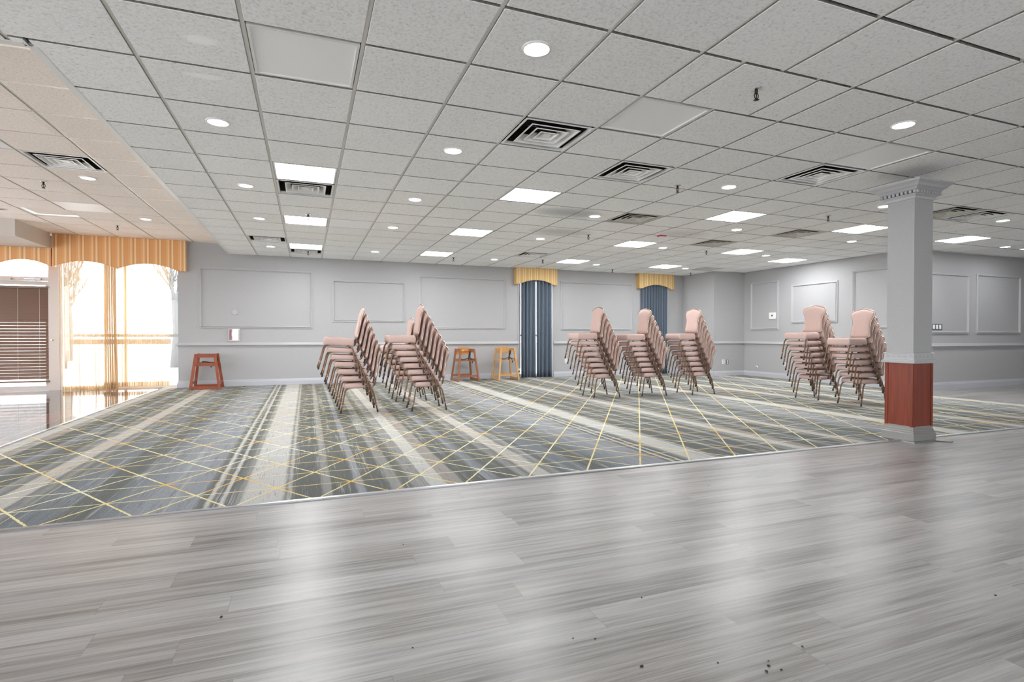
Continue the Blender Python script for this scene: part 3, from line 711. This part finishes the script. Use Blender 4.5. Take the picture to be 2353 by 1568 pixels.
def pleats(x0,x1,z0,z1,y,nf,amp,omega=.0,flare=0,dens=None,seed=0,nz=14,sub=12,lean=0):
    rnd=random.Random(seed); N=nf*sub; ph=[rnd.uniform(-.5,.5) for _ in range(nf+2)]; am=[rnd.uniform(.6,1.25) for _ in range(nf+2)]
    mb=MB(); rows=[]
    for iz in range(nz+1):
        tz=iz/nz; z=z1+(z0-z1)*tz; row=[]
        for k in range(N+1):
            s=k/N; f=s*nf; i=int(min(f,nf-1e-6)); fr=f-i
            a=amp*(am[i]*(1-fr)+am[i+1]*fr)*(.75+.25*tz+.10*math.sin(3*tz+ph[i]*6)); 
            w=math.sin(2*PI*f+ph[i]*.8*math.sin(PI*fr))
            ss=dens(s) if dens else s
            xx=x0+(x1-x0)*ss; wd=(x1-x0)/nf
            xx+=omega*wd*math.sin(4*PI*f)+flare*(s-.5)*tz**3+.012*tz*tz*math.sin(5*s*nf*.31+seed)+lean*tz*tz
            row.append((xx,y+a*w-(.03*tz**4 if flare else 0),z))
        rows.append(row)
    mb.loft(rows,False,False,True,closed=False); return mb
def drape(name,label,x0,x1,z0,z1,y,nf,amp,mat,cat='curtain',group=None,hem=None,fab='fabric',**kw):
    c=(x0+x1)/2; t=thing(name,label,cat,(c,y,0),0,group)
    mb=pleats(x0-c,x1-c,z0,z1,0,nf,amp,**kw); o=mb.build(fab,M[mat],t,fix=False)
    if mat=='drape':
        s=o.modifiers.new('thick','SOLIDIFY'); s.thickness=.004
    if hem:
        kw2=dict(kw); kw2['nz']=3
        mb=MB(); v=[q for q in pleats(x0-c,x1-c,z0,z1,0,nf,amp,**kw).v]
        n=nf*kw.get('sub',12)+1; rows=[]
        allrows=[v[r*n:(r+1)*n] for r in range(kw.get('nz',14)+1)]
        rows=[[(a,b-.003,z0+hem*(1-q)) for a,b,_ in allrows[-1]] for q in (0,.5,1)]
        mb.loft(rows,False,False,True,closed=False); mb.build('hem',M['sheer_hem'],t,fix=False)
    tz=MB(); tz.tube([(x0-c,0,z1+.01),(x1-c,0,z1+.01)],.006,8); tz.build('heading_rod',M['steel'],t)
    return t
drape('sheer_curtain','left cream sheer curtain panel, falling to the glossy tile floor',-4.235,-3.38,.012,2.60,12.25,17,.035,'sheer',omega=.22,sub=14,seed=4,dens=lambda s:1-(1-s)**1.55*1.0 if True else s,hem=.085,flare=.0,lean=.03)
drape('sheer_curtain','right cream sheer curtain panel, beside the grey back wall',-3.58,-2.52,.055,2.60,12.335,18,.032,'sheer',omega=.22,sub=14,seed=9,dens=lambda s:s**1.6,hem=.085)
drape('sheer_valance','short pink sheer valance above the entrance door closer',-5.50,-4.47,2.185,2.60,12.46,14,.02,'sheer_pink',cat='valance',omega=.2,sub=12,seed=2,nz=5)
G2='slate blue curtain panels on the back wall'
drape('blue_curtain','slate blue curtain, left panel of the window beside the light oak highchair',4.888,5.272,.012,2.62,12.215,4,.046,'drape',group=G2,seed=1,sub=16,dens=lambda s:s if s<.6 else .6+(s-.6)*1.0)
drape('blue_curtain','slate blue curtain, right panel of the window beside the light oak highchair',5.300,5.705,.012,2.62,12.215,4,.046,'drape',group=G2,seed=2,sub=16)
drape('blue_curtain','slate blue curtain, left panel behind the middle chair stack',8.34,8.775,.012,2.62,12.215,5,.044,'drape',group=G2,seed=3,sub=16)
drape('blue_curtain','slate blue curtain, right panel nearest the wall bump-out',8.785,9.185,.012,2.62,12.215,5,.044,'drape',group=G2,seed=4,sub=16)

# ------------------------------------------------------------------ wall devices
t=thing('fire_alarm_pull','red fire alarm pull station under a clear cover','fire alarm',(-1.376,YW,1.055))
MB().box(-.060,-.040,-.080,.060,0,.085).build('station_body',M['red'],t)
MB().box(-.042,-.046,-.030,.042,-.039,.050).build('label_plate',M['plastic'],t)
MB().box(-.034,-.058,-.018,.034,-.046,-.006).build('pull_bar',M['black'],t)
cv=MB(); cv.loft([[(-.094,0,-.118),(.094,0,-.118),(.094,0,.118),(-.094,0,.118)],[(-.086,-.066,-.108),(.086,-.066,-.108),(.086,-.066,.108),(-.086,-.066,.108)]],cap0=False,smooth=False); cv.build('clear_cover',M['cover'],t)
cvb=MB()
for a,b,c,d in ((-.100,-.122,.100,-.110),(-.100,.112,.100,.122),(-.100,-.11,-.092,.112),(.092,-.11,.100,.112)): cvb.box(a,-.014,b,c,0,d)
cvb.build('cover_flange',M['plastic'],t)
t=thing('blank_cover','round grey blank cover plate inside the leftmost wall panel','wall plate',(-1.359,YW,1.52))
lt=MB(); lt.tube([(0,-.009,0),(0,0,0)],.064,32); o=lt.build('plate_disc',M['trim'],t); lt=MB(); lt.tube([(.058*math.cos(a*PI/16),-.010,.058*math.sin(a*PI/16)) for a in range(33)],.004,6); lt.build('rim',M['wall'],t)
def outlet(O,N,label,mat='plastic',face='plastic'):
    N=Vector(N); S=Vector((-N.y,N.x,0)); t=thing('power_outlet',label,'outlet',O)
    MB().obox(N*.004,S*.036,N*.004,(0,0,.058)).build('cover_plate',M[mat],t)
    for z in (-.026,.026):
        MB().obox(N*.0095+Vector((0,0,z)),S*.017,N*.002,(0,0,.016)).build('socket',M[face],t)
outlet((10.05,YBF,.37),(0,-1,0),'white power outlet on the wall bump-out','plastic','trim'); outlet((10.185,YBF,.36),(0,-1,0),'dark grey power outlet on the wall bump-out','greyplastic','plastic')
outlet((6.14,YW,.40),(0,-1,0),'white power outlet low on the back wall left of the middle chair trio','plastic','trim'); outlet((XRW,9.75,.36),(-1,0,0),'grey power outlet low on the right wall','trim','plastic')
t=thing('wall_jack','small white round cable jack low on the right wall','wall jack',(XRW,10.62,.25)); MB().obox((-.012,0,0),(.012,0,0),(0,.022,0),(0,0,.022)).build('jack_body',M['plastic'],t); MB().obox((-.026,0,-.012),(.004,0,0),(0,.01,0),(0,0,.01)).build('connector',M['black'],t)
t=thing('surface_conduit','grey surface conduit running up the wall beside the blue curtain','conduit',(4.846,YW,0))
MB().box(-.012,-.018,.14,.012,0,2.32).build('raceway',M['trim'],t); MB().box(-.034,-.045,.10,.034,0,.235).build('outlet_box',M['plastic'],t); MB().box(-.014,-.049,.145,.014,-.044,.19).build('socket',M['black'],t)
t=thing('thermostat','white square thermostat inside the right wall panel nearest the corner','thermostat',(XRW,10.13,1.54))
MB().obox((-.014,0,0),(.014,0,0),(0,.095,0),(0,0,.075)).build('case',M['plastic'],t); MB().obox((-.030,.0,.0),(.002,0,0),(0,.024,0),(0,0,.020)).build('display',M['greyplastic'],t); MB().obox((-.010,0,-.082),(.010,0,0),(0,.085,0),(0,0,.007)).build('lower_edge',M['ventmetal'],t)
t=thing('light_switch_bank','row of four light switches on the wall right of the column','light switch',(11.46,YRW,1.22))
MB().box(-.20,-.008,-.058,.20,0,.058).build('cover_plate',M['greyplastic'],t)
for k in range(4): MB().box(-.155+k*.095-.024,-.016,-.040,-.155+k*.095+.024,-.007,.040).build('switch',M['plastic'],t)

# ------------------------------------------------------------------ banquet chairs (front faces -X)
def offset_outline(o, d):
    n=len(o); r=[]
    for i in range(n):
        a=Vector(o[i-1]);b=Vector(o[i]);c=Vector(o[(i+1)%n]); t_=(c-a).normalized(); nn=Vector((t_.y,-t_.x)); r.append((b.x-nn.x*d,b.y-nn.y*d))
    return r
def round_poly(pts, r, k=5):
    out=[]; n=len(pts)
    for i in range(n):
        p=Vector(pts[i]); a=(Vector(pts[i-1])-p).normalized(); b=(Vector(pts[(i+1)%n])-p).normalized(); s=p+a*r; e=p+b*r
        for j in range(k+1):
            t_=j/k; out.append(tuple((1-t_)**2*s+2*t_*(1-t_)*p+t_*t_*e))
    return out
SEAT=round_poly([(-.20,-.205),(.185,-.165),(.185,.165),(-.20,.205)],.035)
def seat_mesh(z0,z1,puff):
    mb=MB(); h=z1-z0
    prof=[(.016,0),(.004,.10),(0,.30),(0,.60),(.006,.82),(.016,.95),(.035,1.0),(.09,1.0+puff*.6),(.15,1.0+puff)]
    mb.loft([[(x,y,z0+h*f) for x,y in offset_outline(SEAT,d)] for d,f in prof],smooth=True); return mb
BH=.43
def back_outline():
    P_=[(0,.158),(.03,.163),(.09,.160),(.17,.150),(.24,.158),(.30,.188),(.342,.200),(.372,.192),(.392,.165),(.407,.12),(.421,.06),(BH,0)]
    pts=smooth_path([(w_,h_,0) for h_,w_ in P_],3); R=[(p.x,p.y) for p in pts]; L=[(-x,y) for x,y in R[:-1][::-1]]
    low=round_poly([(-.158,0),(-.10,-.012),(.10,-.012),(.158,0)],.001,1)
    return [(-.11,-.010),(.11,-.010)]+R+L
BO=back_outline()
LEAN=math.radians(9)
def back_pt(y,h,d):   # d: thickness direction, positive to the rear
    return (.215+math.sin(LEAN)*h+math.cos(LEAN)*d+.03*math.sin(PI*h/BH)*0, y, .452+math.cos(LEAN)*h-math.sin(LEAN)*d)
def back_mesh():
    mb=MB(); prof=[(.05,-.0275),(.45,-.027),(.75,-.025),(.90,-.019),(.955,-.010),(.965,0),(.955,.008),(.90,.013),(.75,.0155),(.05,.016)]
    mb.loft([[back_pt(x*k,BH/2+(y-BH/2)*k,d) for x,y in BO] for k,d in prof],smooth=True); return mb
def trim_mesh():
    mb=MB(); mb.tube([back_pt(x*.985,y,0) for x,y in BO+BO[:1]],.0095,6,caps=False); return mb
Z0=.338
def leg_paths():
    L=[]
    for s in (-1,1):
        L.append(('f',s,smooth_path([(-.06,s*.150,Z0-.003),(-.125,s*.172,Z0-.004),(-.172,s*.186,Z0-.020),(-.196,s*.193,Z0-.065),(-.208,s*.196,Z0-.13),(-.245,s*.204,.02)],3)))
        L.append(('r',s,smooth_path([(.05,s*.145,Z0-.003),(.105,s*.168,Z0-.004),(.143,s*.186,Z0-.016),(.168,s*.202,Z0-.05),(.184,s*.211,Z0-.11),(.228,s*.218,.02)],3)))
    return L
def make_chair():
    t=empty('banquet_chair')
    seat=seat_mesh(Z0-.012,.396,.010).build('seat',M['fabric'],t)
    fr=MB(); fr.loft([[(x,y,z) for x,y in offset_outline(SEAT,d)] for d,z in ((.034,Z0-.010),(.026,Z0-.008),(.022,Z0+.004),(.03,Z0+.005))],smooth=False); fr.build('seat_frame',M['bronze'],t)
    bk=back_mesh().build('backrest',M['fabric'],t); trim_mesh().build('back_trim',M['piping'],bk)
    for s in (-1,1):
        b=MB(); b.tube(smooth_path([(.13,s*.10,Z0-.006),(.185,s*.10,Z0+.008),(.212,s*.10,Z0+.06),(.222,s*.10,.50)],3),.0115,8); b.build('back_support',M['bronze'],t)
    for k,s,p in leg_paths():
        l=MB(); l.tube(p,.0105,8); lo=l.build('leg',M['bronze'],t)
        d=(p[-1]-p[-4]).normalized()
        gl=MB(); gl.tube([p[-1]-d*.012,p[-1]+d*.002,p[-1]+d*.02],[.0115,.0125,.0095],8); gl.build('foot_glide',M['black'],lo)
        c=p[-1]-d*.085; rg=MB(); rg.tube([c-d*.008,c-d*.007,c+d*.007,c+d*.008],[.0105,.0122,.0122,.0105],8); rg.build('stacking_collar',M['collar'],lo)
    return t
proto=make_chair()
puffy=seat_mesh(Z0-.012,.438,.014); me_p=puffy.build('seat_top_tmp',M['fabric']); puffmesh=me_p.data; bpy.data.objects.remove(me_p)
ORD=['bottom chair','second from the floor','third from the floor','fourth from the floor','fifth from the floor','sixth from the floor','seventh from the floor','top chair']
STK=[ # name, x, y, yaw, n, dx, dz, tilt
 ('leftmost chair stack',.668,7.675,0,7,.047,.0955,.75),
 ('stack beside the leftmost one',1.595,7.58,0,8,.053,.0865,.10),
 ('stack behind the second stack',1.55,8.72,0,6,.050,.089,.1),
 ('left stack of the middle trio',4.70,8.05,-2,8,.048,.092,.0),
 ('centre stack of the middle trio',5.60,7.99,-2,8,.048,.0895,.0),
 ('right stack of the middle trio',6.54,7.88,1,8,.046,.091,.0),
 ('stack before the bright wall panel',7.89,6.53,3,8,.048,.0935,-.05),
 ('stack touching the wood-clad column',7.86,5.73,-6,7,.046,.095,.1)]
first=True
for name,x,y,yaw,nn,dx,dz,tilt in STK:
    rj=random.Random(int(x*1000))
    for k in range(nn):
        if first: r=proto; first=False
        else: r=copy_tree(proto)
        a=math.radians(yaw+rj.uniform(-.2,.2)*(k>0)); sh=-dx*k+rj.uniform(-.001,.001); sy=rj.uniform(-.002,.002)*(k>0)
        ca,sa=math.cos(a),math.sin(a)
        r.location=(x+sh*ca-sy*sa,y+sh*sa+sy*ca,.008+dz*k); r.rotation_euler=(0,math.radians(tilt*k),a)
        o=ORD[k] if k<nn-1 else 'top chair'
        tag(r,'dusty pink banquet chair, '+o+(' of the ' if o in('bottom chair','top chair') else ' in the ')+name,'chair','banquet chairs in the '+name)
        if k==nn-1:
            for ch in r.children:
                if ch.name.startswith('seat') and not ch.name.startswith('seat_frame'): ch.data=puffmesh

# ------------------------------------------------------------------ wooden restaurant highchairs (front faces -Y)
def highchair(label,loc,rz,wm,backm,sticker=False,H=.74,back=True,plainpair=False):
    t=thing('wooden_highchair',label,'highchair',loc,rz)
    def at_(s,f,z):   # corner post positions: s side, f -1 front +1 rear
        k=z/H; return (s*(.245-.085*k), f*(.245-.085*k), z)
    for s in (-1,1):
        for f in (-1,1):
            m=MB(); m.bar(at_(s,f,0),at_(s,f,H-.01),.034,.046,(0,1,0)); m.build('leg',M[wm],t)
        for nm,z,w in (('bottom_runner',.032,.055),('seat_rail',.475,.060),('arm_rail',H-.045,.062)):
            m=MB(); m.bar(at_(s,-1,z),at_(s,1,z),.024,w); m.build(nm,M[wm],t)
    m=MB(); a,b=at_(-1,1,.43),at_(1,1,.43); m.box(-.185,-.18,.455,.185,.18,.472); m.build('seat',M[wm],t)
    m=MB(); m.bar(at_(-1,-1,.12),at_(1,-1,.12),.024,.040); m.build('footrest',M[wm],t)
    m=MB(); m.bar(at_(-1,1,.12),at_(1,1,.12),.024,.040); m.build('rear_stretcher',M[wm],t)
    m=MB(); m.bar(at_(-1,-1,H-.075),at_(1,-1,H-.075),.022,.030); m.build('front_bar',M[wm],t)
    if back:
        m=MB(); y=at_(1,1,H)[1]-.0; w=.158
        pr=[(-w,H-.14),(w,H-.14),(w,H-.03),(w*.72,H+.018),(-w*.72,H+.018),(-w,H-.03)]
        m.loft([[(px_,y-.020,pz) for px_,pz in pr],[(px_,y+.008,pz) for px_,pz in pr]],smooth=False); bo=m.build('back_panel',M[backm],t)
        if sticker:
            m=MB(); m.box(-.075,y-.0225,H-.10,.02,y-.019,H-.045); m.build('warning_sticker',M['yellow'],bo)
    st=MB(); xx=.05 if back else .0
    p0=(xx,at_(1,-1,H-.075)[1]-.012,H-.065)
    st.add([],[]) ; st.bar(p0,(xx-.03,at_(1,-1,.47)[1]+.02,.47),.03,.006,(0,1,0)); st.bar((xx+.01,p0[1]-.004,H-.06),(xx+.005,p0[1]-.006,H-.16),.022,.016,(0,1,0))
    st.build('crotch_strap',M['black'],t)
    bt=MB(); bt.tube(smooth_path([(-.12,.10,.50),(-.05,.02,.485),(.04,.05,.49),(.13,.10,.52),(.15,-.02,.50),(.16,-.06,.44),(.165,-.04,.40)],3),.009,6); bt.build('seat_belt',M['black'],t)
    return t
highchair('red-brown wooden highchair in side view by the left end of the back wall',(-1.815,11.93,.008),PI/2,'red_wood','red_wood',H=.685,back=False)
highchair('walnut wooden highchair with orange back panel and yellow sticker',(3.385,11.905,.008),math.radians(4),'walnut','orange_wood',True,H=.74)
highchair('light oak wooden highchair beside the first blue-curtained window',(4.36,11.89,.008),math.radians(1),'oak','oak',H=.755)

# ------------------------------------------------------------------ bits on the plank floor
for k,(x,y) in enumerate([(-.30,2.25),(.33,1.80),(.99,1.44),(1.23,1.37),(1.39,1.32),(1.37,1.30),(1.34,1.28),(.86,1.66),(.93,1.63),(1.25,1.82),(1.56,1.34),(1.39,1.27),(2.60,1.33),(2.62,3.02),(.45,2.71)]):
    rr=random.Random(k); m=MB(); s=rr.uniform(.0022,.0045)
    m.lathe([(s*.3,0),(s,s*.4),(s*.8,s*1.1),(s*.2,s*1.4)],n=6); o=m.build('floor_crumb',M['black']); o.location=(x,y,0); o.scale=(rr.uniform(.7,1.9),1,1); o.rotation_euler=(0,0,rr.uniform(0,3))
    tag(o,'dark crumb lying on the grey plank floor','crumb','crumbs on the plank floor')
t=MB(); t.tube(smooth_path([(-.055,.05,.012),(-.045,.04,.004),(0,0,.004),(.05,-.035,.005),(.062,-.042,.010)],3),.0035,6); o=t.build('twig',M['bronze']); o.location=(5.872,3.44,0); tag(o,'thin brown twig on the plank floor right of the column base','twig')

# ------------------------------------------------------------------ camera, light, view
cam=bpy.data.cameras.new('camera'); co=bpy.data.objects.new('camera',cam); C.objects.link(co); bpy.context.scene.camera=co
fw=Vector((.35611219,.93437915,-.01094122)); up=Vector((.00303394,.0105526,.99993972)); rt=Vector((.934438284,-.356123914,.00092306))
co.matrix_world=Matrix(((rt.x,up.x,-fw.x,0),(rt.y,up.y,-fw.y,0),(rt.z,up.z,-fw.z,1.0522),(0,0,0,1)))
cam.sensor_width=36; cam.lens=1238.863/2353*36; cam.clip_start=.05; cam.clip_end=300
w=bpy.data.worlds.new('overcast_sky'); bpy.context.scene.world=w; w.use_nodes=True
bg=w.node_tree.nodes['Background']; bg.inputs[0].default_value=(.95,.98,1,1); bg.inputs[1].default_value=6.0
sc_=bpy.context.scene; sc_.view_settings.view_transform='Standard'; sc_.view_settings.look='None'; sc_.view_settings.gamma=1; sc_.view_settings.use_curve_mapping=False
sc_.view_settings.exposure=.54
sc_.cycles.use_denoising=True; sc_.cycles.max_bounces=10; sc_.cycles.diffuse_bounces=6; sc_.cycles.transparent_max_bounces=24; sc_.cycles.sample_clamp_indirect=8
